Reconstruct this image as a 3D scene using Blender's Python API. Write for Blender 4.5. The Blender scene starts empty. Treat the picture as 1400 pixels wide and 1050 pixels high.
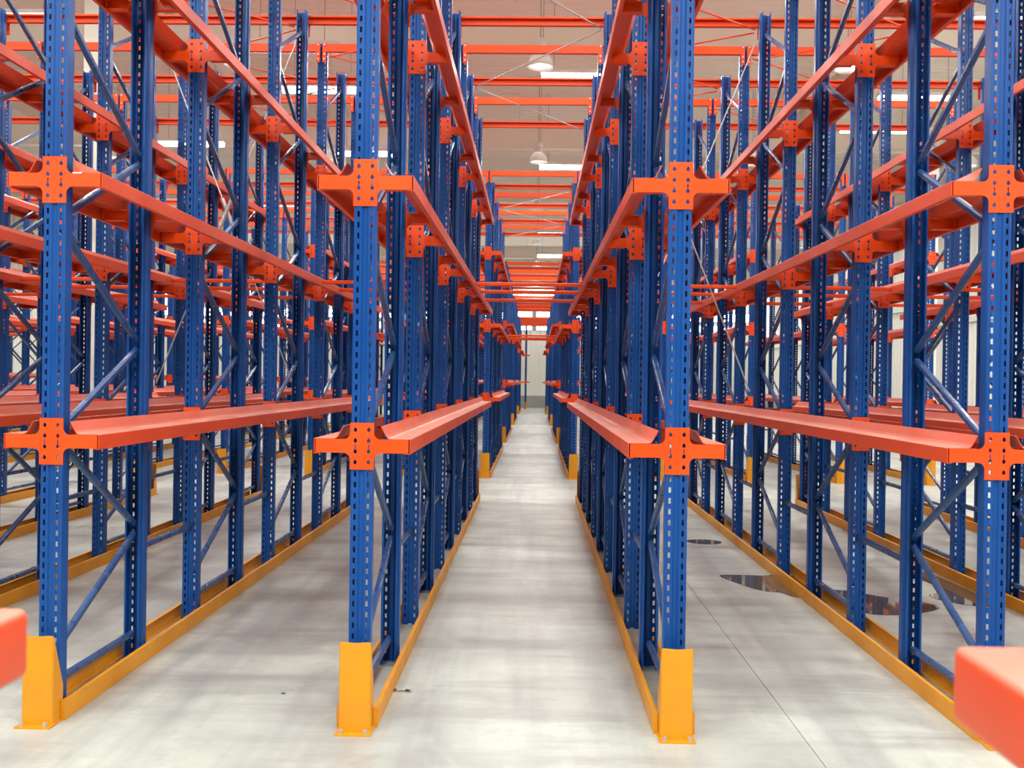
import bpy, bmesh, math, random
from mathutils import Vector, Matrix

random.seed(7)
sc = bpy.context.scene
COL = sc.collection

# ------------------------------------------------------------------ camera
CAM = Vector((0.0667, 0.0, 1.6011))
cam = bpy.data.cameras.new('camera')
cam.sensor_width = 36.0
cam.lens = 1350.0 / 1400.0 * 36.0
cam.clip_start = 0.05
cam.clip_end = 300
cam.dof.use_dof = True
cam.dof.focus_distance = 6.5
cam.dof.aperture_fstop = 6.3
cam_o = bpy.data.objects.new('camera', cam)
COL.objects.link(cam_o)
cam_o.matrix_world = (Matrix.Translation(CAM) @ Matrix.Rotation(0.0227, 4, 'Z')
                      @ Matrix.Rotation(math.pi / 2 - 0.0035, 4, 'X') @ Matrix.Rotation(0.0143, 4, 'Z'))
sc.camera = cam_o

# ------------------------------------------------------------------ light and exposure
world = bpy.data.worlds.new('World')
sc.world = world
world.use_nodes = True
bg = world.node_tree.nodes['Background']
bg.inputs[0].default_value = (0.97, 1.0, 0.99, 1)      # daylight entering by the open loading side behind the camera
bg.inputs[1].default_value = 0.35
LAMP_W = 140.0
BATTEN_W = 140.0
sc.view_settings.view_transform = 'Standard'
sc.view_settings.look = 'None'
sc.view_settings.gamma = 1.0
sc.view_settings.use_curve_mapping = False
sc.view_settings.exposure = -0.28
sc.cycles.use_denoising = True
sc.cycles.max_bounces = 8
sc.cycles.diffuse_bounces = 5
sc.cycles.glossy_bounces = 3
sc.cycles.caustics_reflective = False
sc.cycles.sample_clamp_indirect = 6.0

# ------------------------------------------------------------------ materials
MATS = {}


def mat(name, col, rough=0.4, metal=0.0, spec=0.5, emit=None, estr=0.0):
    m = bpy.data.materials.new(name)
    m.use_nodes = True
    b = m.node_tree.nodes['Principled BSDF']
    b.inputs['Base Color'].default_value = (*col, 1)
    b.inputs['Roughness'].default_value = rough
    b.inputs['Metallic'].default_value = metal
    b.inputs['Specular IOR Level'].default_value = spec
    if emit:
        b.inputs['Emission Color'].default_value = (*emit, 1)
        b.inputs['Emission Strength'].default_value = estr
    MATS[name] = m
    return m


def noisy(name, c1, c2, scale, rough, r2=None, stretch=(1, 1, 1), lo=0.35, hi=0.65, bump=0.0, detail=5, metal=0.0, spec=0.5):
    """procedural paint: two colours mixed by noise in object space"""
    m = mat(name, c1, rough, metal, spec)
    nt = m.node_tree
    b = nt.nodes['Principled BSDF']
    tc = nt.nodes.new('ShaderNodeNewGeometry')
    mp = nt.nodes.new('ShaderNodeMapping')
    mp.inputs['Scale'].default_value = stretch
    nz = nt.nodes.new('ShaderNodeTexNoise')
    nz.inputs['Scale'].default_value = scale
    nz.inputs['Detail'].default_value = detail
    rp = nt.nodes.new('ShaderNodeMapRange')
    rp.inputs['From Min'].default_value = lo
    rp.inputs['From Max'].default_value = hi
    mx = nt.nodes.new('ShaderNodeMix')
    mx.data_type = 'RGBA'
    mx.inputs['A'].default_value = (*c1, 1)
    mx.inputs['B'].default_value = (*c2, 1)
    nt.links.new(tc.outputs['Position'], mp.inputs['Vector'])
    nt.links.new(mp.outputs[0], nz.inputs['Vector'])
    nt.links.new(nz.outputs['Fac'], rp.inputs['Value'])
    nt.links.new(rp.outputs[0], mx.inputs['Factor'])
    nt.links.new(mx.outputs['Result'], b.inputs['Base Color'])
    if r2 is not None:
        rr = nt.nodes.new('ShaderNodeMapRange')
        rr.inputs['To Min'].default_value = rough
        rr.inputs['To Max'].default_value = r2
        nt.links.new(rp.outputs[0], rr.inputs['Value'])
        nt.links.new(rr.outputs[0], b.inputs['Roughness'])
    if bump:
        bp = nt.nodes.new('ShaderNodeBump')
        bp.inputs['Strength'].default_value = bump
        bp.inputs['Distance'].default_value = 0.01
        nt.links.new(nz.outputs['Fac'], bp.inputs['Height'])
        nt.links.new(bp.outputs[0], b.inputs['Normal'])
    return m


noisy('blue_paint', (0.004, 0.052, 0.225), (0.006, 0.062, 0.25), 3.0, 0.30, 0.38, spec=0.25)
noisy('brace_paint', (0.012, 0.052, 0.165), (0.02, 0.068, 0.19), 6.0, 0.24, 0.34)
noisy('orange_paint', (0.69, 0.055, 0.002), (0.74, 0.066, 0.003), 4.0, 0.35, 0.45, spec=0.3)
noisy('rail_paint', (0.64, 0.055, 0.008), (0.60, 0.07, 0.02), 2.2, 0.36, 0.5, (1.2, 0.6, 2), 0.3, 0.75)


def dust_sheen(name, col, amount):
    """dust and reflected light painted on the upward faces"""
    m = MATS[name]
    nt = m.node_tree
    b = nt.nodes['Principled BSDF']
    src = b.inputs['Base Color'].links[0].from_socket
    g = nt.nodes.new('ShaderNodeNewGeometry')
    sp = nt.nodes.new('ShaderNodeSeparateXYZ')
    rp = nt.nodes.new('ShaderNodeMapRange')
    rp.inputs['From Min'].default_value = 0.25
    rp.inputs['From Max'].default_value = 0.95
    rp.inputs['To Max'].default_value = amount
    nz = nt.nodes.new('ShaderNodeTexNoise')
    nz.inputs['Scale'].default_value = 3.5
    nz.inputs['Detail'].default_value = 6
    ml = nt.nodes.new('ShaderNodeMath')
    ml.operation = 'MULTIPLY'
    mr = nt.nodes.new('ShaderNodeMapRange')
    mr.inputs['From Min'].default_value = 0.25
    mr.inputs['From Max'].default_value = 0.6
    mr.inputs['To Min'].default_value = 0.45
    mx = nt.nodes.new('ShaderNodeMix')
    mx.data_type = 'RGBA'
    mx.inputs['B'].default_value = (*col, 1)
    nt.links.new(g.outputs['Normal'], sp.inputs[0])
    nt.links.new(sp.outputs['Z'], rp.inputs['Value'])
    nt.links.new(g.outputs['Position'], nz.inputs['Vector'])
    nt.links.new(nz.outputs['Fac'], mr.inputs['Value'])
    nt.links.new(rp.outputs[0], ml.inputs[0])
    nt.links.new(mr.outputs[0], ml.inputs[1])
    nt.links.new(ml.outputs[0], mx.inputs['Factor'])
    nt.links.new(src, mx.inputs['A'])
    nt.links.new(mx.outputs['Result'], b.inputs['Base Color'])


dust_sheen('rail_paint', (0.66, 0.34, 0.25), 0.7)  # dusty rail tops, with pale reflected light put into the tan
noisy('yellow_paint', (0.66, 0.275, 0.003), (0.62, 0.245, 0.01), 5.0, 0.38, 0.5, spec=0.35)
noisy('galvanised', (0.55, 0.55, 0.53), (0.42, 0.43, 0.43), 30.0, 0.35, 0.5, metal=0.6)
mat('dark_steel', (0.05, 0.05, 0.055), 0.5)
mat('cable', (0.3, 0.27, 0.24), 0.6)
mat('lamp_white', (0.8, 0.8, 0.76), 0.3)
mat('lamp_bulb', (1, 1, 1), 0.4, emit=(1.0, 0.99, 0.95), estr=45.0)
mat('lamp_glass', (0.9, 0.9, 0.87), 0.15)
_nt = MATS['lamp_glass'].node_tree
_tr = _nt.nodes.new('ShaderNodeBsdfTranslucent')
_tr.inputs['Color'].default_value = (0.95, 0.95, 0.92, 1)
_mx = _nt.nodes.new('ShaderNodeMixShader')
_mx.inputs[0].default_value = 0.45
_nt.links.new(_nt.nodes['Principled BSDF'].outputs[0], _mx.inputs[1])
_nt.links.new(_tr.outputs[0], _mx.inputs[2])
_nt.links.new(_mx.outputs[0], _nt.nodes['Material Output'].inputs[0])
mat('tube_light', (1, 1, 1), 0.4, emit=(1.0, 1.0, 1.0), estr=9.0)
mat('window_glow', (0.9, 0.95, 1.0), 0.2, emit=(0.97, 1.0, 1.0), estr=10.0)
mat('water', (0.10, 0.085, 0.065), 0.03, spec=0.7)
mat('joint_dirt', (0.16, 0.145, 0.125), 0.8)
noisy('roof_sheet', (0.88, 0.80, 0.70), (0.86, 0.775, 0.68), 0.25, 0.5, 0.6)
noisy('girder_paint', (0.86, 0.80, 0.70), (0.83, 0.77, 0.68), 0.6, 0.5)
noisy('wall_sheet', (0.82, 0.81, 0.75), (0.78, 0.77, 0.71), 0.4, 0.55)
noisy('wall_base', (0.34, 0.34, 0.32), (0.28, 0.28, 0.27), 2.0, 0.7)
noisy('column_paint', (0.74, 0.72, 0.64), (0.7, 0.68, 0.6), 1.0, 0.5)


def concrete():
    m = mat('concrete', (0.5, 0.5, 0.47), 0.4)
    nt = m.node_tree
    L = nt.links.new
    b = nt.nodes['Principled BSDF']
    g = nt.nodes.new('ShaderNodeNewGeometry')

    def noise(scale, stretch, detail=6, rough=0.6, dist=0.0):
        mp = nt.nodes.new('ShaderNodeMapping')
        mp.inputs['Scale'].default_value = stretch
        n = nt.nodes.new('ShaderNodeTexNoise')
        n.inputs['Scale'].default_value = scale
        n.inputs['Detail'].default_value = detail
        n.inputs['Roughness'].default_value = rough
        n.inputs['Distortion'].default_value = dist
        L(g.outputs['Position'], mp.inputs['Vector'])
        L(mp.outputs[0], n.inputs['Vector'])
        return n

    def ramp(n, a, c, lo, hi):
        r = nt.nodes.new('ShaderNodeMapRange')
        r.inputs['From Min'].default_value = lo
        r.inputs['From Max'].default_value = hi
        r.inputs['To Min'].default_value = a
        r.inputs['To Max'].default_value = c
        L(n.outputs['Fac'], r.inputs['Value'])
        return r

    def mix(fac, a, c, kind='MIX'):
        x = nt.nodes.new('ShaderNodeMix')
        x.data_type = 'RGBA'
        x.blend_type = kind
        if isinstance(fac, float):
            x.inputs['Factor'].default_value = fac
        else:
            L(fac.outputs[0], x.inputs['Factor'])
        for s, v in (('A', a), ('B', c)):
            if isinstance(v, tuple):
                x.inputs[s].default_value = (*v, 1)
            else:
                L(v.outputs['Result'], x.inputs[s])
        return x
    big = ramp(noise(0.7, (1, 1, 1), 6), 0, 1, 0.38, 0.62)
    c = mix(big, (0.36, 0.385, 0.36), (0.51, 0.545, 0.49))
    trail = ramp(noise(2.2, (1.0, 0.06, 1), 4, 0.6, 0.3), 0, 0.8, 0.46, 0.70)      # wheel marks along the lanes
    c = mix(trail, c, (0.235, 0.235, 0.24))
    shade_streak = ramp(noise(2.6, (0.14, 1.0, 1), 5, 0.65, 0.2), 0, 0.85, 0.47, 0.70)    # beam shadow bands across, painted in with trowel marks
    c = mix(shade_streak, c, (0.25, 0.24, 0.235))
    spot = ramp(noise(7.0, (1, 1, 1), 8, 0.7), 0, 0.4, 0.5, 0.75)
    c = mix(spot, c, (0.24, 0.24, 0.235))
    pale = ramp(noise(1.3, (1, 0.8, 1), 8, 0.7, 1.2), 0, 0.5, 0.55, 0.75)
    c = mix(pale, c, (0.58, 0.615, 0.55))
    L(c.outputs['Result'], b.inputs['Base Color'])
    rg = ramp(noise(1.8, (1, 1, 1), 6), 0.3, 0.5, 0.3, 0.7)
    L(rg.outputs[0], b.inputs['Roughness'])
    bp = nt.nodes.new('ShaderNodeBump')
    bp.inputs['Strength'].default_value = 0.12
    bp.inputs['Distance'].default_value = 0.004
    L(noise(25, (1, 1, 1), 6).outputs['Fac'], bp.inputs['Height'])
    L(bp.outputs[0], b.inputs['Normal'])


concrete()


# ------------------------------------------------------------------ helpers
def finish(bm, name, material, smooth=False):
    bmesh.ops.recalc_face_normals(bm, faces=bm.faces)
    me = bpy.data.meshes.new(name)
    bm.to_mesh(me)
    bm.free()
    mats = material if isinstance(material, (list, tuple)) else [material]
    for m in mats:
        me.materials.append(MATS[m])
    if smooth:
        for p in me.polygons:
            p.use_smooth = True
    return me


def obj(name, me, parent=None, loc=(0, 0, 0), rotz=0.0):
    o = bpy.data.objects.new(name, me)
    COL.objects.link(o)
    o.location = loc
    if rotz:
        o.rotation_euler = (0, 0, rotz)
    if parent is not None:
        o.parent = parent
    return o


def tag(o, label, cat, group=None):
    o['label'] = label
    o['category'] = cat
    if group:
        o['group'] = group
    return o


def thing(name, label, cat, loc=(0, 0, 0), rotz=0.0, group=None):
    return tag(obj(name, None, None, loc, rotz), label, cat, group)


def struct(name, me, loc=(0, 0, 0), rotz=0.0):
    o = obj(name, me, None, loc, rotz)
    o['kind'] = 'structure'
    return o


def add_box(bm, x0, x1, y0, y1, z0, z1, mi=0):
    v = [bm.verts.new(p) for p in ((x0, y0, z0), (x1, y0, z0), (x1, y1, z0), (x0, y1, z0),
                                   (x0, y0, z1), (x1, y0, z1), (x1, y1, z1), (x0, y1, z1))]
    for f in ((0, 1, 2, 3), (4, 5, 6, 7), (0, 1, 5, 4), (1, 2, 6, 5), (2, 3, 7, 6), (3, 0, 4, 7)):
        bm.faces.new([v[i] for i in f]).material_index = mi


def box_mesh(name, material, *a, bevel=0.0):
    bm = bmesh.new()
    add_box(bm, *a)
    if bevel:
        bmesh.ops.bevel(bm, geom=bm.edges[:], offset=bevel, segments=2, profile=0.5, affect='EDGES')
    return finish(bm, name, material)


def add_bar(bm, a, b, prof, up=Vector((1, 0, 0)), mi=0):
    """sweep a closed profile (list of (u, v)) from a to b; u runs along `up`"""
    a, b = Vector(a), Vector(b)
    d = (b - a).normalized()
    u = (up - d * up.dot(d)).normalized()
    w = d.cross(u)
    r0 = [bm.verts.new(a + u * p[0] + w * p[1]) for p in prof]
    r1 = [bm.verts.new(b + u * p[0] + w * p[1]) for p in prof]
    n = len(prof)
    for i in range(n):
        bm.faces.new((r0[i], r0[(i + 1) % n], r1[(i + 1) % n], r1[i])).material_index = mi
    bm.faces.new(r0).material_index = mi
    bm.faces.new(r1).material_index = mi


def oct_prof(w, h, c):
    a, b = w / 2, h / 2
    return [(-a + c, -b), (a - c, -b), (a, -b + c), (a, b - c), (a - c, b), (-a + c, b), (-a, b - c), (-a, -b + c)]


def circ(r, n=8):
    return [(r * math.cos(2 * math.pi * k / n), r * math.sin(2 * math.pi * k / n)) for k in range(n)]


def add_lathe(bm, prof, n=20, mi=0, cx=0.0, cy=0.0):
    rings = []
    for r, z in prof:
        rings.append([bm.verts.new((cx + r * math.cos(2 * math.pi * k / n), cy + r * math.sin(2 * math.pi * k / n), z)) for k in range(n)])
    for a, b in zip(rings, rings[1:]):
        for k in range(n):
            bm.faces.new((a[k], a[(k + 1) % n], b[(k + 1) % n], b[k])).material_index = mi
    return rings


ORD = ['', 'first', 'second', 'third', 'fourth', 'fifth', 'sixth', 'seventh', 'eighth', 'ninth', 'tenth', 'eleventh',
       'twelfth', 'thirteenth', 'fourteenth', 'fifteenth']

# ------------------------------------------------------------------ rack dimensions
PITCH = 1.45
S = 0.94                       # column spacing along the lane
HALF = 0.0515                  # half width of a post


def row_x(i):
    return PITCH * (i + 0.5)   # i = 0 is the row right of the centre aisle, -1 the row left of it


def row_name(i):
    return ORD[i + 1] + ' row right of centre aisle' if i >= 0 else ORD[-i] + ' row left of centre aisle'


def lane_name(i):              # lane between rows i-1 and i
    if i == 0:
        return 'centre aisle'
    return ORD[i] + ' lane right of centre aisle' if i > 0 else ORD[-i] + ' lane left of centre aisle'


LV1 = [1.288, 2.504, 3.697]
LV3 = [1.52, 3.04]
LEVEL3 = ['lowest level', 'middle level', 'top level']
LEVEL2 = ['lower level', 'upper level']
BLOCKS = {
    1: dict(name='nearest block', y0=4.543, frames=5, rows=range(-6, 4), levels=LV1, top=5.0),
    2: dict(name='second block', y0=16.27, frames=4, rows=range(-9, 5), levels=LV1, top=5.0),
    3: dict(name='third block', y0=25.5, frames=4, rows=range(-13, 2), levels=LV3, top=4.62),
    4: dict(name='fourth block', y0=35.7, frames=4, rows=range(-5, 4), levels=LV3, top=4.62),
    5: dict(name='fifth block', y0=47.3, frames=4, rows=range(-4, 3), levels=LV3, top=4.62),
}

# ------------------------------------------------------------------ building shell
X0, X1, Y0, Y1, ZR = -27.0, 13.5, -14.0, 58.6, 9.4

bm = bmesh.new()
add_box(bm, X0 - 0.3, X1 + 0.3, Y0, Y1 + 0.3, -0.25, -0.02)
floor = struct('floor', finish(bm, 'floor', 'joint_dirt'))
jx = [X0 - 0.2] + [1.31 + 6.0 * k for k in range(-4, 3)] + [X1 + 0.2]
jy = [Y0] + [5.15 + 6.0 * k for k in range(-3, 9)] + [Y1 + 0.2]
for xa, xb in zip(jx, jx[1:]):
    for ya, yb in zip(jy, jy[1:]):
        bm = bmesh.new()
        g = 0.0018
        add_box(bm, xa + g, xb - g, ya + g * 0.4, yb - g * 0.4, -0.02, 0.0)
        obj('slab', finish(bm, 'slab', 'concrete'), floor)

# corrugated roof deck, ribs run across the hall
bm = bmesh.new()
prof = []
y = Y0
while y < Y1 + 0.3:
    prof += [(y, ZR), (y + 0.2, ZR), (y + 0.215, ZR + 0.014), (y + 0.285, ZR + 0.014)]
    y += 0.3
prev = None
for (py, pz) in prof:
    cur = (bm.verts.new((X0 - 0.3, py, pz)), bm.verts.new((X1 + 0.3, py, pz)))
    if prev:
        bm.faces.new((prev[0], prev[1], cur[1], cur[0]))
    prev = cur
add_box(bm, X0 - 0.3, X1 + 0.3, Y0, Y1 + 0.3, ZR + 0.06, ZR + 0.2)
struct('ceiling', finish(bm, 'ceiling', 'roof_sheet'))


def ribbed_wall(name, length, z0, z1, material, pitch=0.3):
    """vertical ribbed sheet along local +x, ribs towards local -y"""
    bm = bmesh.new()
    prev = None
    x = 0.0
    pts = []
    while x < length:
        pts += [(x, 0), (x + pitch * 0.55, 0), (x + pitch * 0.62, -0.03), (x + pitch * 0.93, -0.03)]
        x += pitch
    for (px, py) in pts:
        cur = (bm.verts.new((px, py, z0)), bm.verts.new((px, py, z1)))
        if prev:
            bm.faces.new((prev[0], cur[0], cur[1], prev[1]))
        prev = cur
    add_box(bm, 0, length, 0.02, 0.2, z0, z1)
    return finish(bm, name, material)


wf = struct('wall_far', ribbed_wall('wall_far', X1 - X0, 0.72, 4.55, 'wall_sheet'), (X0, Y1, 0))
obj('upper_sheet', ribbed_wall('upper_sheet', X1 - X0, 5.75, ZR, 'wall_sheet'), wf)
obj('plinth', box_mesh('plinth', 'wall_base', 0, X1 - X0, -0.05, 0.2, 0, 0.72), wf)
wr = struct('wall_right', ribbed_wall('wall_right', Y1 - Y0, 0.72, ZR, 'wall_sheet'), (X1, Y1, 0), -math.pi / 2)
obj('plinth', box_mesh('plinth', 'wall_base', 0, Y1 - Y0, -0.05, 0.2, 0, 0.72), wr)
for zz in (3.6, 4.3):
    obj('wall_girt', box_mesh('wall_girt', 'column_paint', 0, Y1 - Y0, -0.14, -0.03, zz, zz + 0.16), wr)
wl = struct('wall_left', ribbed_wall('wall_left', Y1 - Y0, 0.72, ZR, 'wall_sheet'), (X0, Y0, 0), math.pi / 2)
obj('plinth', box_mesh('plinth', 'wall_base', 0, Y1 - Y0, -0.05, 0.2, 0, 0.72), wl)

# ribbon windows high on the far wall
n = 0
for (za, zb) in ((4.58, 5.02), (5.2, 5.72)):
    for k in range(9):
        n += 1
        xa = X0 + 0.4 + k * 4.45
        w = struct('window_%d' % n, None, (xa, Y1, za))
        obj('pane', box_mesh('pane', 'window_glow', 0.05, 4.2, 0.0, 0.02, 0.04, zb - za - 0.04), w)
        bm = bmesh.new()
        add_box(bm, 0, 4.25, -0.04, 0.06, 0, 0.04)
        add_box(bm, 0, 4.25, -0.04, 0.06, zb - za - 0.04, zb - za)
        add_box(bm, 0, 0.05, -0.04, 0.06, 0.04, zb - za - 0.04)
        add_box(bm, 4.2, 4.25, -0.04, 0.06, 0.04, zb - za - 0.04)
        obj('window_frame', finish(bm, 'window_frame', 'column_paint'), w)
struct('trim_1', box_mesh('trim_1', 'wall_sheet', X0, X1, Y1 - 0.03, Y1 + 0.2, 5.03, 5.19))

# girders across the hall, long beams along it
GY = [18.75 + 7.95 * k for k in range(-4, 6)]


def i_beam(length, h, w, t=0.018):
    bm = bmesh.new()
    add_box(bm, 0, length, -w / 2, w / 2, 0, t)
    add_box(bm, 0, length, -w / 2, w / 2, h - t, h)
    add_box(bm, 0, length, -t / 2, t / 2, t, h - t)
    return bm


gm = finish(i_beam(X1 - X0, 0.62, 0.24), 'roof_girder', 'girder_paint')
for k, gy in enumerate(GY):
    o = struct('trim_%d' % (k + 2), gm, (X0, gy, 7.85))
    for xx in range(1, 14, 2):
        obj('hanger', box_mesh('hanger', 'girder_paint', -0.012, 0.012, -0.012, 0.012, 0.62, ZR - 7.85) if (k == 0 and xx == 1) else bpy.data.meshes['hanger'], o, (xx * 2.95, 0, 0))
lm = finish(i_beam(Y1 - Y0, 0.5, 0.2), 'long_beam', 'girder_paint')
for k, xx in enumerate((-20.4, -13.7, -7.0, 7.2)):
    struct('trim_%d' % (k + 20), lm, (xx, Y0, 8.5), math.pi / 2)

# building columns
cm = bmesh.new()
add_box(cm, -0.15, 0.15, -0.15, -0.13, 0, 7.85)
add_box(cm, -0.15, 0.15, 0.13, 0.15, 0, 7.85)
add_box(cm, -0.012, 0.012, -0.13, 0.13, 0, 7.85)
colm = finish(cm, 'building_column', 'column_paint')
plm = box_mesh('column_foot', 'galvanised', -0.24, 0.24, -0.24, 0.24, 0, 0.025)
ci = 0
for (cx_, cy_, nm) in ((-6.55, 14.7, 'left of centre behind nearest block'), (-12.0, 24.2, 'far left behind second block'),
                       (9.6, 24.2, 'on the right behind second block'), (11.6, 34.0, 'at the far right beyond third block')):
    c = thing('building_column', 'cream steel building column ' + nm, 'column', (cx_, cy_, 0), group='building columns')
    obj('column_shaft', colm, c)
    obj('column_foot', plm, c)

# ------------------------------------------------------------------ rack part meshes


def post_mesh(height, slots):
    """omega section post, outer face at y = 0 looking to -y, open side to +y"""
    half = [(0.0, 7), (9, 7), (14, 0), (25.5, 0), (36, 0), (46, 0), (51.5, 5), (51.5, 50), (42, 60), (42, 90), (33, 90)]
    bm = bmesh.new()
    for sgn in (-1, 1):
        for k in range(len(half) - 1):
            a, b = half[k], half[k + 1]
            pa, pb = (sgn * a[0] / 1000, a[1] / 1000), (sgn * b[0] / 1000, b[1] / 1000)
            if slots and k == 3:
                z = 0.0
                spans = []
                zc = 0.06
                while zc + 0.03 < height:
                    spans.append((z, zc - 0.0125))
                    z = zc + 0.0125
                    zc += 0.05
                spans.append((z, height))
            else:
                spans = [(0.0, height)]
            for (z0, z1) in spans:
                bm.faces.new([bm.verts.new(q) for q in ((pa[0], pa[1], z0), (pb[0], pb[1], z0), (pb[0], pb[1], z1), (pa[0], pa[1], z1))])
    bmesh.ops.remove_doubles(bm, verts=bm.verts, dist=1e-5)
    bmesh.ops.recalc_face_normals(bm, faces=bm.faces)
    bmesh.ops.solidify(bm, geom=bm.faces[:], thickness=0.0025)
    return finish(bm, 'post', 'blue_paint')


def bracket_mesh(holes=True):
    """cross shaped plate with two arms, outer face at y = 0 looking to -y"""
    pts = []
    W, H, A, R, E = 0.0555, 0.108, 0.031, 0.03, 0.215

    def arc(cx, cz, a0, a1, r, n=4):
        return [(cx + r * math.cos(math.radians(a0 + (a1 - a0) * k / n)), cz + r * math.sin(math.radians(a0 + (a1 - a0) * k / n))) for k in range(n + 1)]
    q = [(E, 0.0), (E, A)] + arc(W + R, A + R, 270, 180, R) + [(W, H)]
    right_top = q
    pts = [(x, z) for x, z in right_top] + [(-x, z) for x, z in reversed(right_top)][:-1]
    pts += [(-x, -z) for x, z in right_top] + [(x, -z) for x, z in reversed(right_top)][:-1]
    clean = []
    for p in pts:
        if not clean or (abs(p[0] - clean[-1][0]) + abs(p[1] - clean[-1][1])) > 1e-6:
            clean.append(p)
    bm = bmesh.new()
    edges = []

    def loop(ps):
        vs = [bm.verts.new((x, 0, z)) for x, z in ps]
        for k in range(len(vs)):
            edges.append(bm.edges.new((vs[k], vs[(k + 1) % len(vs)])))
    loop(clean)
    if holes:
        for sx in (-0.031, 0.031):
            for hz in (-0.075, -0.025, 0.025, 0.075):
                loop([(sx + 0.0095 * math.cos(t), hz + 0.0095 * math.sin(t)) for t in [math.radians(60 * k) for k in range(6)]][:2]
                     + [(sx, hz + 0.0145)] + [(sx + 0.0095 * math.cos(t), hz + 0.0095 * math.sin(t)) for t in [math.radians(60 * k) for k in range(2, 6)]])
            loop([(sx - 0.003, -0.012), (sx + 0.003, -0.012), (sx + 0.003, 0.008), (sx - 0.003, 0.008)])
        for hz in (-0.096, 0.096):
            loop([(0.003 * math.cos(t), hz + 0.003 * math.sin(t)) for t in [math.radians(90 * k) for k in range(4)]])
    bmesh.ops.triangle_fill(bm, edges=edges, use_beauty=True)
    r = bmesh.ops.extrude_face_region(bm, geom=bm.faces[:])
    for v in [g for g in r['geom'] if isinstance(g, bmesh.types.BMVert)]:
        v.co.y += 0.0045
    for s in (-1, 1):                       # bent lips and end of the arm
        xa, xb = (W + 0.03, E) if s > 0 else (-E, -W - 0.03)
        add_box(bm, xa, xb, 0.0045, 0.05, A - 0.004, A)
        add_box(bm, xa, xb, 0.0045, 0.05, -A, -A + 0.004)
        add_box(bm, E - 0.004 if s > 0 else -E, E if s > 0 else -E + 0.004, 0.0045, 0.05, -A + 0.004, A - 0.004)
    return finish(bm, 'arm_bracket', 'orange_paint')


def rail_mesh(length, name='rail_section'):
    """pallet rail for the right side of a row, starts at y = 0; local x from the row's middle"""
    prof = [(0.2, -0.036), (0.2215, -0.036), (0.2235, -0.034), (0.2235, 0.032), (0.2215, 0.0345), (0.132, 0.0345), (0.12, 0.039), (0.112, 0.05), (0.088, 0.094)]
    bm = bmesh.new()
    prev = None
    for x, z in prof:
        cur = (bm.verts.new((x, 0.0015, z)), bm.verts.new((x, length - 0.0015, z)))
        if prev:
            bm.faces.new((prev[0], prev[1], cur[1], cur[0]))
        prev = cur
    bmesh.ops.recalc_face_normals(bm, faces=bm.faces)
    bmesh.ops.solidify(bm, geom=bm.faces[:], thickness=0.003)
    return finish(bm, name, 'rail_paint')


def mirror_x(me, name):
    m2 = me.copy()
    m2.name = name
    bm = bmesh.new()
    bm.from_mesh(m2)
    for v in bm.verts:
        v.co.x = -v.co.x
    bmesh.ops.reverse_faces(bm, faces=bm.faces)
    bm.to_mesh(m2)
    bm.free()
    return m2


def guide_mesh(length):
    """floor guide rail, right side of a row; local x from the row's middle"""
    prof = [(0.074, 0.092), (0.092, 0.092), (0.094, 0.09), (0.094, 0.002), (0.092, 0.0), (0.076, 0.0)]
    bm = bmesh.new()
    prev = None
    for x, z in prof:
        cur = (bm.verts.new((x, 0, z)), bm.verts.new((x, length, z)))
        if prev:
            bm.faces.new((prev[0], prev[1], cur[1], cur[0]))
        prev = cur
    bmesh.ops.recalc_face_normals(bm, faces=bm.faces)
    bmesh.ops.solidify(bm, geom=bm.faces[:], thickness=0.004)
    add_box(bm, 0.074, 0.094, -0.003, 0.0, 0.0, 0.092)
    return finish(bm, 'guide_channel', 'yellow_paint')


def guard_mesh():
    prof = [(-0.072, 0.118, 0.16), (-0.072, 0.026, 0.405), (-0.066, 0.018, 0.41), (0.0, 0.0, 0.41), (0.066, 0.018, 0.41), (0.072, 0.026, 0.405), (0.072, 0.118, 0.16)]
    bm = bmesh.new()
    prev = None
    for x, y, h in prof:
        cur = (bm.verts.new((x, y, 0.008)), bm.verts.new((x, y, h)))
        if prev:
            bm.faces.new((prev[0], cur[0], cur[1], prev[1]))
        prev = cur
    bmesh.ops.recalc_face_normals(bm, faces=bm.faces)
    bmesh.ops.solidify(bm, geom=bm.faces[:], thickness=0.005)
    return finish(bm, 'guard', 'yellow_paint')


BR = oct_prof(0.030, 0.036, 0.007)
FD = S + 0.045 + 0.045          # frame depth face to face
ya, yb = 0.075, FD - 0.075


def brace_mesh(za, zb):
    bm = bmesh.new()
    add_bar(bm, (0, ya, za), (0, yb, zb), BR)
    return finish(bm, 'diagonal_brace', 'brace_paint')


POST_A = post_mesh(5.06, True)
POST_LOW = post_mesh(4.68, False)
BRKT = bracket_mesh(True)
BRKT_LOW = bracket_mesh(False)
GUARD = guard_mesh()
bm = bmesh.new()
add_box(bm, -0.08, 0.08, -0.03, 0.118, 0.0, 0.008)
PLATE = finish(bm, 'base_plate', 'yellow_paint')
bm = bmesh.new()
add_lathe(bm, [(0.0, 0.026), (0.01, 0.026), (0.01, 0.008)], 6)
BOLT = finish(bm, 'anchor_bolt', 'galvanised')
FOOT = box_mesh('foot_plate', 'galvanised', -0.07, 0.07, 0.002, 0.12, 0, 0.006)

A_N = [0.28, 1.31, 2.32, 3.35, 4.37]
B_N = [0.74, 1.77, 2.81, 3.86, 4.88]


def zig(top):
    out = []
    for k in range(5):
        if B_N[k] - 0.03 < top:
            out.append((A_N[k] + 0.025, B_N[k] - 0.03))
        if k < 4 and A_N[k + 1] < top:
            out.append((A_N[k + 1] - 0.03, B_N[k] + 0.03))
    return out


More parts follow.
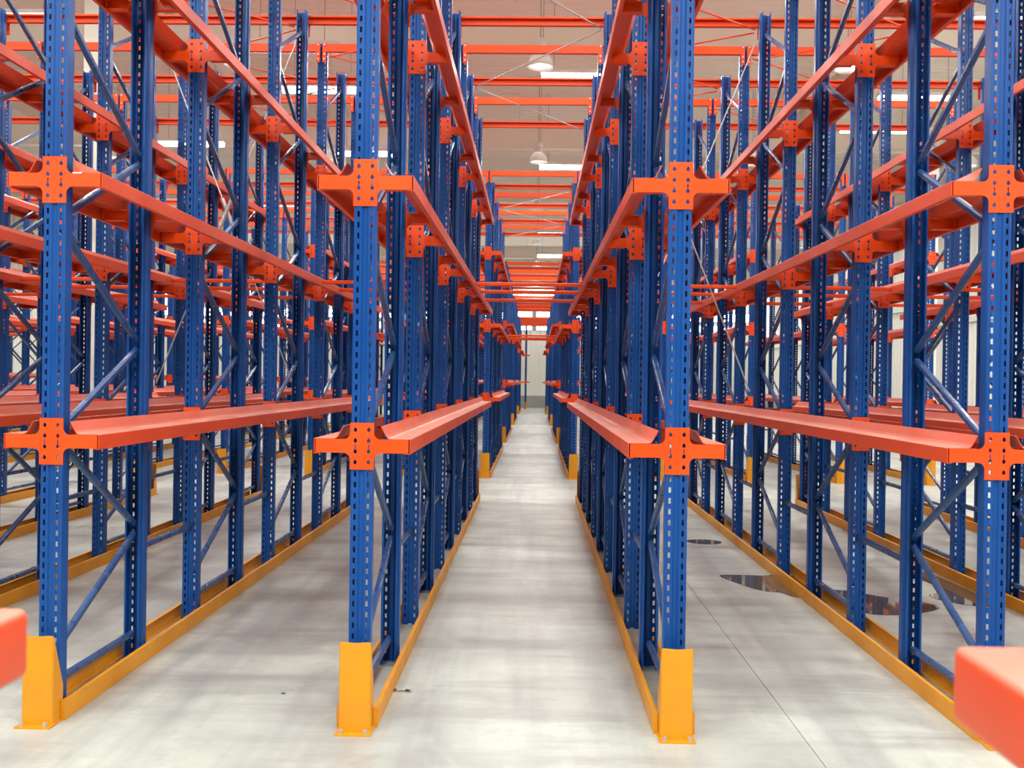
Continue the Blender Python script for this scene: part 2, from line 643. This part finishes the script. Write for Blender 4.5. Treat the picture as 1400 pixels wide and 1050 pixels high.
BRACES = [brace_mesh(a, b) for a, b in zig(5.0)]
BRACES_LOW = [brace_mesh(a, b) for a, b in zig(4.6)]
HBRACE = brace_mesh(0.15, 0.15)
HBRACE.name = 'horizontal_brace'


def make_frame(label, loc, levels, detail, group):
    f = thing('rack_upright_frame', label, 'rack frame', loc, 0, group)
    post = POST_A if detail else POST_LOW
    obj('post', post, f)
    obj('post', post, f, (0, FD, 0), math.pi)
    for b in (BRACES if detail else BRACES_LOW):
        obj('diagonal_brace', b, f)
    obj('horizontal_brace', HBRACE, f)
    bk = BRKT if detail else BRKT_LOW
    for z in levels:
        obj('arm_bracket', bk, f, (0, -0.0047, z))
        obj('arm_bracket', bk, f, (0, FD + 0.0047, z), math.pi)
    if detail:
        obj('foot_plate', FOOT, f)
        obj('foot_plate', FOOT, f, (0, FD, 0), math.pi)
    return f


def low_frame_mesh(levels, top):
    """far frame too small to show its parts: one mesh"""
    bm = bmesh.new()
    for me, rot, y in ((POST_LOW, 0, 0), (POST_LOW, 1, FD)):
        n0 = len(bm.verts)
        bm.from_mesh(me)
        bm.verts.ensure_lookup_table()
        if rot:
            for v in bm.verts[n0:]:
                v.co.x = -v.co.x
                v.co.y = y - v.co.y
    for a, b in zig(4.6):
        add_bar(bm, (0, ya, a), (0, yb, b), BR)
    for z in levels:
        for s, y in ((1, -0.0047), (-1, FD + 0.0047)):
            n0, f0 = len(bm.verts), len(bm.faces)
            bm.from_mesh(BRKT_LOW)
            bm.verts.ensure_lookup_table()
            bm.faces.ensure_lookup_table()
            for v in bm.verts[n0:]:
                v.co.y = y + s * v.co.y
                v.co.z += z
            for fc in bm.faces[f0:]:
                fc.material_index = 1
    return finish(bm, 'rack_upright_frame', ['blue_paint', 'orange_paint'])


FAR_FRAME = low_frame_mesh(LV3, 4.62)


def protector(label, loc, rotz, group, bolts):
    p = thing('post_protector', label, 'post protector', loc, rotz, group)
    obj('guard', GUARD, p)
    pl = obj('base_plate', PLATE, p)
    if bolts:
        for bx in (-0.055, 0.055):
            obj('anchor_bolt', BOLT, pl, (bx, -0.015, 0))
    return p


SPACER_L = 2 * S - FD
bm = bmesh.new()
add_bar(bm, (0, -0.004, 0), (0, SPACER_L + 0.004, 0), oct_prof(0.03, 0.036, 0.006))
SPACER = finish(bm, 'row_spacer', 'brace_paint')
bm = bmesh.new()
add_box(bm, -0.03, 0.03, -0.004, 0.0, -0.03, 0.03)
SP_LUG = finish(bm, 'spacer_lug', 'galvanised')

for bi, B in BLOCKS.items():
    nf, y0, lv = B['frames'], B['y0'], B['levels']
    depth = (nf - 1) * 2 * S + FD
    names = LEVEL3 if len(lv) == 3 else LEVEL2
    nsec = nf if bi <= 3 else 1
    RS = rail_mesh(depth / nsec)
    LS = mirror_x(RS, 'rail_section')
    GR = guide_mesh(depth + 0.06)
    GL = mirror_x(GR, 'guide_channel')
    bn = B['name']
    for i in B['rows']:
        x = row_x(i)
        rn = row_name(i)
        for k in range(nf):
            lab = 'blue slotted rack frame, %s from front, %s, %s' % ('first' if k == 0 else ORD[k + 1], rn, bn)
            if k == nf - 1:
                lab = 'blue slotted rack frame, rearmost, %s, %s' % (rn, bn)
            loc = (x, y0 + 2 * S * k, 0)
            if bi <= 3:
                make_frame(lab.replace('slotted ', '') if bi == 3 else lab, loc, lv, bi <= 2, 'rack frames of the ' + bn)
            else:
                tag(obj('rack_upright_frame', FAR_FRAME, None, loc), lab.replace('slotted ', ''), 'rack frame', 'rack frames of the ' + bn)
            if bi <= 2 and k < nf - 1:
                sp = tag(obj('row_spacer', SPACER, None, (x, y0 + 2 * S * k + FD, 0.62)),
                         'blue spacer bar in %s frame gap, %s, %s' % (ORD[k + 1], rn, bn), 'spacer bar', 'row spacers of the ' + bn)
        for li, z in enumerate(lv):
            for me, sd in ((LS, 'left side'), (RS, 'right side')):
                lab = 'orange pallet rail, %s, %s, %s, %s' % (names[li], sd, rn, bn)
                if nsec > 1:
                    t = thing('pallet_rail', lab, 'pallet rail', (x, y0 - 0.004, z), 0, 'pallet rails of the ' + bn)
                    for k in range(nsec):
                        obj('rail_section', me, t, (0, k * depth / nsec, 0))
                else:
                    tag(obj('pallet_rail', me, None, (x, y0 - 0.004, z)), lab, 'pallet rail', 'pallet rails of the ' + bn)
        for me, sd in ((GL, 'left side'), (GR, 'right side')):
            tag(obj('floor_guide_rail', me, None, (x, y0 - 0.03, 0)),
                'yellow floor guide rail, %s, %s, %s' % (sd, rn, bn), 'guide rail', 'floor guide rails of the ' + bn)
        protector('yellow post protector, front end, %s, %s' % (rn, bn), (x, y0 - 0.125, 0), 0, 'post protectors of the ' + bn, bi <= 2)
        if bi <= 2:
            protector('yellow post protector, rear end, %s, %s' % (rn, bn), (x, y0 + depth + 0.125, 0), math.pi, 'post protectors of the ' + bn, False)

# lone frame near the far wall
tag(obj('rack_upright_frame', FAR_FRAME, None, (-0.43, 55.6, 0)), 'lone blue rack frame at the end of the aisle before the far wall', 'rack frame')
protector('lone yellow post protector at the end of the aisle near the far wall', (-0.43, 55.47, 0), 0, None, False)

# ------------------------------------------------------------------ beams over the lanes
BW = PITCH - 2 * HALF


def beam_mesh(h, d, w):
    """C beam, web at y = 0 (towards -y), open to +y, centred in x and z"""
    bm = bmesh.new()
    t = 0.004
    add_box(bm, -w / 2, w / 2, 0, t, -h / 2, h / 2)
    add_box(bm, -w / 2, w / 2, t, d, h / 2 - t, h / 2)
    add_box(bm, -w / 2, w / 2, t, d, -h / 2, -h / 2 + t)
    add_box(bm, -w / 2, w / 2, d - t, d, h / 2 - 0.016, h / 2 - t)
    add_box(bm, -w / 2, w / 2, d - t, d, -h / 2 + t, -h / 2 + 0.016)
    return finish(bm, 'beam_channel', 'orange_paint')


TOPB = beam_mesh(0.08, 0.05, PITCH - 0.04)
CONN = box_mesh('end_connector', 'orange_paint', -0.02, 0.02, -0.004, 0.0, -0.15, 0.05)
bm = bmesh.new()
add_bar(bm, (0, 0, 0), (0, -0.008, 0), circ(0.009, 6))
RIV = finish(bm, 'rivet', 'galvanised')
TIE = bmesh.new()
add_bar(TIE, (-0.4995, 0, 0), (0.4995, 0, 0), oct_prof(0.036, 0.036, 0.006), Vector((0, 0, 1)))
TIE = finish(TIE, 'tie_bar', 'orange_paint')


def top_beam(lane, b, k, B):
    x = row_x(lane) - PITCH / 2
    yy = B['y0'] + (k // 2) * 2 * S + (FD + 0.056 if k % 2 else -0.056)
    nm = '%s of %d' % (ORD[k + 1], 2 * B['frames'])
    t = thing('top_beam', 'orange beam joining post tops over %s, %s from front, %s' % (lane_name(lane), ORD[k + 1], B['name']),
              'beam', (x, yy, B['top']), math.pi if k % 2 else 0, 'top beams of the ' + B['name'])
    obj('beam_channel', TOPB, t)
    if b <= 2:
        for s in (-1, 1):
            c = obj('end_connector', CONN, t, (s * (PITCH / 2 - 0.032), 0, 0))
            if b == 1 and k % 2 == 0:
                for rz in (-0.12, -0.07, 0.03):
                    obj('bolt', RIV, c, (0, -0.004, rz))


LANES = {1: range(-5, 4), 2: range(-7, 5), 3: range(-6, 2), 4: range(0, 1), 5: range(0, 1)}
for bi, B in BLOCKS.items():
    for lane in LANES[bi]:
        for k in range(2 * B['frames']):
            top_beam(lane, bi, k, B)

for bi, ks, lanes in ((1, (5, 6, 7), range(-5, 4)), (2, (4, 5, 6), range(-2, 3))):
    B = BLOCKS[bi]
    for lane in lanes:
        for j, k in enumerate(ks):
            yy = B['y0'] + (k // 2) * 2 * S + (FD + 0.024 if k % 2 else -0.024)
            tag(obj('tie_bar', TIE, None, (row_x(lane) - PITCH / 2, yy, B['levels'][1] + 0.008)),
                'thin orange tie bar, %s, %s from front, %s' % (lane_name(lane), ORD[j + 1], B['name']),
                'tie bar', 'tie bars of the ' + B['name'])

# ------------------------------------------------------------------ bracing rods


def rod(a, b, label, material, r=0.008, turn=False, group='bracing rods'):
    a, b = Vector(a), Vector(b)
    d = (b - a).normalized() * 0.03
    a, b = a + d, b - d
    bm = bmesh.new()
    add_bar(bm, (0, 0, 0), b - a, circ(r, 6), Vector((0, 0.3, 1)).normalized())
    me = finish(bm, 'rod', material)
    t = thing('bracing_rod', label, 'rod', a, 0, group)
    obj('rod', me, t)
    if turn:
        d = (b - a)
        bm = bmesh.new()
        add_bar(bm, d * 0.46, d * 0.54, oct_prof(0.035, 0.03, 0.006), Vector((0, 0.3, 1)).normalized())
        obj('turnbuckle', finish(bm, 'turnbuckle', 'galvanised'), t)


b1 = BLOCKS[1]['y0']
ky = lambda k, y0=b1: y0 + (k // 2) * 2 * S + (FD + 0.02 if k % 2 else -0.02)
zt = 4.93
for j, (ka, kb) in enumerate(((3, 1), (3, 5), (7, 5), (7, 9))):
    rod((-PITCH / 2 + 0.06, ky(ka), zt), (PITCH / 2 - 0.06, ky(kb), zt), 'thin pale bracing rod slanting over centre aisle, %s from front, nearest block' % ORD[j + 1], 'galvanised', 0.007)
b2 = BLOCKS[2]['y0']
for j, (ka, kb) in enumerate(((3, 1), (3, 5), (7, 5))):
    rod((-PITCH / 2 + 0.06, ky(ka, b2), zt), (PITCH / 2 - 0.06, ky(kb, b2), zt), 'thin pale bracing rod slanting over centre aisle, %s from front, second block' % ORD[j + 1], 'galvanised', 0.007)
for lane in (-2, -1, 1, 2):
    xa = row_x(lane - 1) + 0.06
    xb = row_x(lane) - 0.06
    for j in range(8):
        z2 = zt if j % 2 else zt - 0.02
        p, q = (xa, xb) if j % 2 else (xb, xa)
        rod((p, ky(j + 1), z2), (q, ky(j + 2 if j + 2 <= 9 else 9), z2), 'thin orange bracing rod over %s, %s from front, nearest block' % (lane_name(lane), ORD[j + 1]), 'orange_paint', 0.009)
for lane, nm in ((-2, 'left'), (1, 'right')):
    xa = row_x(lane - 1) + 0.055
    xb = row_x(lane) - 0.055
    yy = ky(5) + 0.03
    rod((xb, yy, 4.85), (xa, yy, 1.5), 'galvanised cross rod falling left with turnbuckle, %s' % lane_name(lane), 'galvanised', 0.007, True)
    rod((xa, yy + 0.03, 4.85), (xb, yy + 0.03, 1.5), 'galvanised cross rod falling right with turnbuckle, %s' % lane_name(lane), 'galvanised', 0.007, True)

# ------------------------------------------------------------------ rack ends beside the camera (block behind the viewer)
for i, sd in ((-1, 'left'), (0, 'right')):
    x = row_x(i)
    yend = 1.10 if i < 0 else 1.02
    make_frame('blue rack frame of the row behind the viewer, %s side' % sd, (x, yend - 0.32 - FD, 0), [1.30], True, None)
    me = rail_mesh(2.3)
    if i >= 0:
        me = mirror_x(me, 'rail_section')
    t = thing('pallet_rail', 'blurred orange rail end in the %s foreground corner' % ('lower left' if i < 0 else 'lower right'), 'pallet rail', (x, yend - 2.3, 1.30), 0, 'foreground rail ends')
    obj('rail_section', me, t, (0, -0.235, 0))
    s = 1 if i < 0 else -1
    bm = bmesh.new()
    add_box(bm, min(s * 0.085, s * 0.228), max(s * 0.085, s * 0.228), 2.06, 2.30, -0.04, 0.038)
    bmesh.ops.recalc_face_normals(bm, faces=bm.faces)
    bmesh.ops.bevel(bm, geom=bm.edges[:], offset=0.011, segments=4, profile=0.5, affect='EDGES')
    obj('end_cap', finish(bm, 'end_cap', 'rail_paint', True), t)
    bm = bmesh.new()
    add_lathe(bm, [(0.0, 0.0385), (0.011, 0.0385), (0.013, 0.0415), (0.017, 0.0415), (0.017, 0.036)], 16, 0, s * 0.155, 2.255)
    obj('bolt_hole', finish(bm, 'bolt_hole', 'dark_steel'), t)

# ------------------------------------------------------------------ pendant high-bay lamps
bm = bmesh.new()
add_lathe(bm, [(0.0, 0.52), (0.1, 0.52), (0.115, 0.5), (0.115, 0.41), (0.1, 0.4), (0.1, 0.39), (0.115, 0.38), (0.11, 0.27), (0.085, 0.25)], 20)
HOUSING = finish(bm, 'gear_housing', 'lamp_white', True)
bm = bmesh.new()
add_lathe(bm, [(0.085, 0.26), (0.12, 0.25), (0.165, 0.215), (0.2, 0.165), (0.225, 0.1), (0.238, 0.03), (0.245, 0.0), (0.237, 0.0), (0.218, 0.1), (0.19, 0.16), (0.155, 0.205), (0.1, 0.235)], 24)
REFL = finish(bm, 'reflector', 'lamp_glass', True)
bm = bmesh.new()
add_lathe(bm, [(0.0, 0.22), (0.045, 0.2), (0.05, 0.12), (0.03, 0.07), (0.0, 0.06)], 12)
BULB = finish(bm, 'bulb', 'lamp_bulb', True)
bm = bmesh.new()
add_bar(bm, (0, 0, 0.5), (0, 0, ZR - 7.4), circ(0.008, 6), Vector((1, 0, 0)))
add_bar(bm, (0.05, 0, 0.5), (0.05, 0, ZR - 7.4), circ(0.006, 6), Vector((1, 0, 0)))
WIRE = finish(bm, 'suspension', 'cable')
LROW = {-4: 'fifth line left', -3: 'third line left', -2: 'second line left', -1: 'first line left', 0: 'line over the centre aisle', 1: 'first line right', 2: 'second line right'}
for j in range(-4, 3):
    for k in range(-3, 6):
        x, y = 0.09 + 5.65 * j, 18.3 + 7.95 * k
        ln = 'line over centre aisle' if j == 0 else '%s line %s of centre aisle' % (ORD[abs(j)], 'left' if j < 0 else 'right')
        if k >= 0:
            lab = 'white bell pendant lamp, %s, %s in view from front' % (ln, ORD[k + 1])
        else:
            lab = 'white bell pendant lamp above the view, %s, %s overhead' % (ln, ORD[-k])
        t = thing('pendant_lamp', lab, 'lamp', (x, y, 7.4), 0, 'pendant high-bay lamps')
        obj('gear_housing', HOUSING, t)
        rf = obj('reflector', REFL, t)
        obj('bulb', BULB, t)
        obj('suspension', WIRE, t)
        la = bpy.data.lights.new('lamp_light', 'AREA')
        la.shape = 'DISK'
        la.size = 0.4
        la.energy = LAMP_W
        la.color = (1.0, 0.99, 0.95)
        lo = bpy.data.objects.new('lamp_light', la)
        COL.objects.link(lo)
        lo.parent = t
        lo.location = (0, 0, -0.005)

# ------------------------------------------------------------------ fluorescent battens
bm = bmesh.new()
add_box(bm, 0, 1.66, -0.09, 0.09, 0.05, 0.12)
BHOUSE = finish(bm, 'batten_housing', 'lamp_white')
bm = bmesh.new()
add_bar(bm, (0.02, 0, 0.0), (1.64, 0, 0.0), oct_prof(0.12, 0.16, 0.03), Vector((0, 0, 1)))
BTUBE = finish(bm, 'diffuser', 'tube_light')
bm = bmesh.new()
for px in (0.25, 1.4):
    add_bar(bm, (px, 0, 0.12), (px, 0, ZR - 7.42), circ(0.006, 6), Vector((1, 0, 0)))
BWIRE = finish(bm, 'suspension', 'cable')
FILL_YS = (-7.6, -4.7, -2.6, -0.6, 1.4, 7.6, 14.2)  # unseen strips added above and behind the view for more light
BAT = [(0.1, 'over centre aisle', (18.9, 26.9, 39.2, 46.0)), (-5.13, 'in first line left of aisle', (17.4, 19.9, 25.5, 34.0)),
       (6.95, 'in first line right of aisle', (15.9, 20.2, 22.7, 31.0)), (-9.45, 'in second line left of aisle', (16.0, 24.6, 33.0)),
       (8.75, 'in second line right of aisle', (17.4,)), (-14.2, 'in third line left of aisle', (20.0, 28.0, 36.0))]
for x, nm, ys in BAT:
    for k, y in enumerate(FILL_YS + ys):
        k -= len(FILL_YS)
        lab = 'glowing white strip light %s, %s in view' % (nm, ORD[k + 1]) if k >= 0 else 'added unseen strip light %s, %s overhead above view' % (nm, ORD[-k])
        t = thing('fluorescent_batten', lab, 'strip light', (x, y, 7.42), 0, 'suspended strip lights')
        obj('batten_housing', BHOUSE, t)
        obj('diffuser', BTUBE, t)
        obj('suspension', BWIRE, t)
        la = bpy.data.lights.new('batten_light', 'AREA')
        la.shape = 'RECTANGLE'
        la.size = 1.6
        la.size_y = 0.14
        la.energy = BATTEN_W
        la.color = (0.98, 1.0, 0.97)
        lo = bpy.data.objects.new('batten_light', la)
        COL.objects.link(lo)
        lo.parent = t
        lo.location = (0.83, 0, -0.065)

# ------------------------------------------------------------------ puddles and litter on the floor


def blob(name, pts, material, label, cat, z=0.0008):
    """smooth closed outline of floor points as a thin film"""
    n = len(pts)
    out = []
    for k in range(n):
        p0, p1, p2, p3 = (Vector(pts[(k + d) % n]) for d in (-1, 0, 1, 2))
        for s in range(5):
            t = s / 5
            out.append(0.5 * ((2 * p1) + (p2 - p0) * t + (2 * p0 - 5 * p1 + 4 * p2 - p3) * t * t + (3 * p1 - p0 - 3 * p2 + p3) * t ** 3))
    c = sum(out, Vector((0, 0))) / len(out)
    bm = bmesh.new()
    vs = [bm.verts.new((p.x - c.x, p.y - c.y, 0.0015)) for p in out]
    vb = [bm.verts.new(((p.x - c.x) * 1.01, (p.y - c.y) * 1.01, -0.0006)) for p in out]
    bm.faces.new(vs)
    for k in range(len(vs)):
        bm.faces.new((vs[k], vb[k], vb[(k + 1) % len(vs)], vs[(k + 1) % len(vs)]))
    o = obj(name, finish(bm, name, material), None, (c.x, c.y, z))
    return tag(o, label, cat, 'puddles' if cat == 'puddle' else None)


blob('puddle', [(1.63, 8.25), (1.82, 8.3), (2.03, 8.3), (2.2, 8.45), (2.32, 8.0), (2.3, 7.5), (2.08, 7.45), (1.98, 7.62), (1.86, 7.68), (1.76, 7.85)], 'water',
     'dark puddle on concrete beside yellow guide rail, largest of the wet patches', 'puddle')
blob('puddle', [(2.36, 7.7), (2.52, 7.75), (2.72, 7.55), (2.95, 7.4), (3.02, 7.22), (2.85, 7.05), (2.6, 6.95), (2.42, 7.0), (2.38, 7.3)], 'water',
     'dark pointed puddle reflecting orange beams between first frames right of aisle', 'puddle')
blob('puddle', [(3.28, 8.6), (3.42, 8.7), (3.5, 8.2), (3.5, 7.35), (3.3, 7.3), (3.14, 7.45), (3.12, 7.65), (3.3, 7.85)], 'water',
     'brown puddle against the guide rail of second row right of aisle', 'puddle')
blob('puddle', [(1.62, 10.05), (1.75, 10.15), (1.9, 10.13), (1.98, 10.0), (1.88, 9.86), (1.7, 9.88)], 'water',
     'small dark wet spot on the lane right of centre aisle', 'puddle')
blob('puddle', [(4.2, 8.2), (4.45, 8.35), (4.6, 8.2), (4.5, 7.95), (4.3, 7.95)], 'water',
     'small puddle at the right edge under second row right of aisle', 'puddle')

bm = bmesh.new()
pr = None
for k in range(9):
    u = k / 8
    a = bm.verts.new((u * 0.12, 0.012 * math.sin(3 * u), 0.003 + 0.008 * abs(math.sin(7 * u))))
    b = bm.verts.new((u * 0.12 + 0.006, 0.03 + 0.012 * math.sin(4 * u), 0.003 + 0.006 * abs(math.sin(5 * u + 1))))
    if pr:
        f = bm.faces.new((pr[0], a, b, pr[1]))
        f.material_index = 1 if 3 < k < 7 else 0
    pr = (a, b)
bmesh.ops.solidify(bm, geom=bm.faces[:], thickness=0.0015)
tag(obj('tape_scrap', finish(bm, 'tape_scrap', ['dark_steel', 'lamp_white']), None, (-0.665, 5.02, 0.001)),
    'small crumpled scrap of dark and white tape on aisle floor', 'litter')
for (px, py, lab) in ((-1.18, 4.96, 'tiny dark chip lying in the lane left of the aisle'),):
    bm = bmesh.new()
    bmesh.ops.create_icosphere(bm, subdivisions=1, radius=0.008)
    for v in bm.verts:
        v.co.z *= 0.5
        v.co.x *= 1.6 + 0.4 * random.random()
    tag(obj('floor_chip', finish(bm, 'floor_chip', 'dark_steel'), None, (px, py, 0.004)), lab, 'litter')
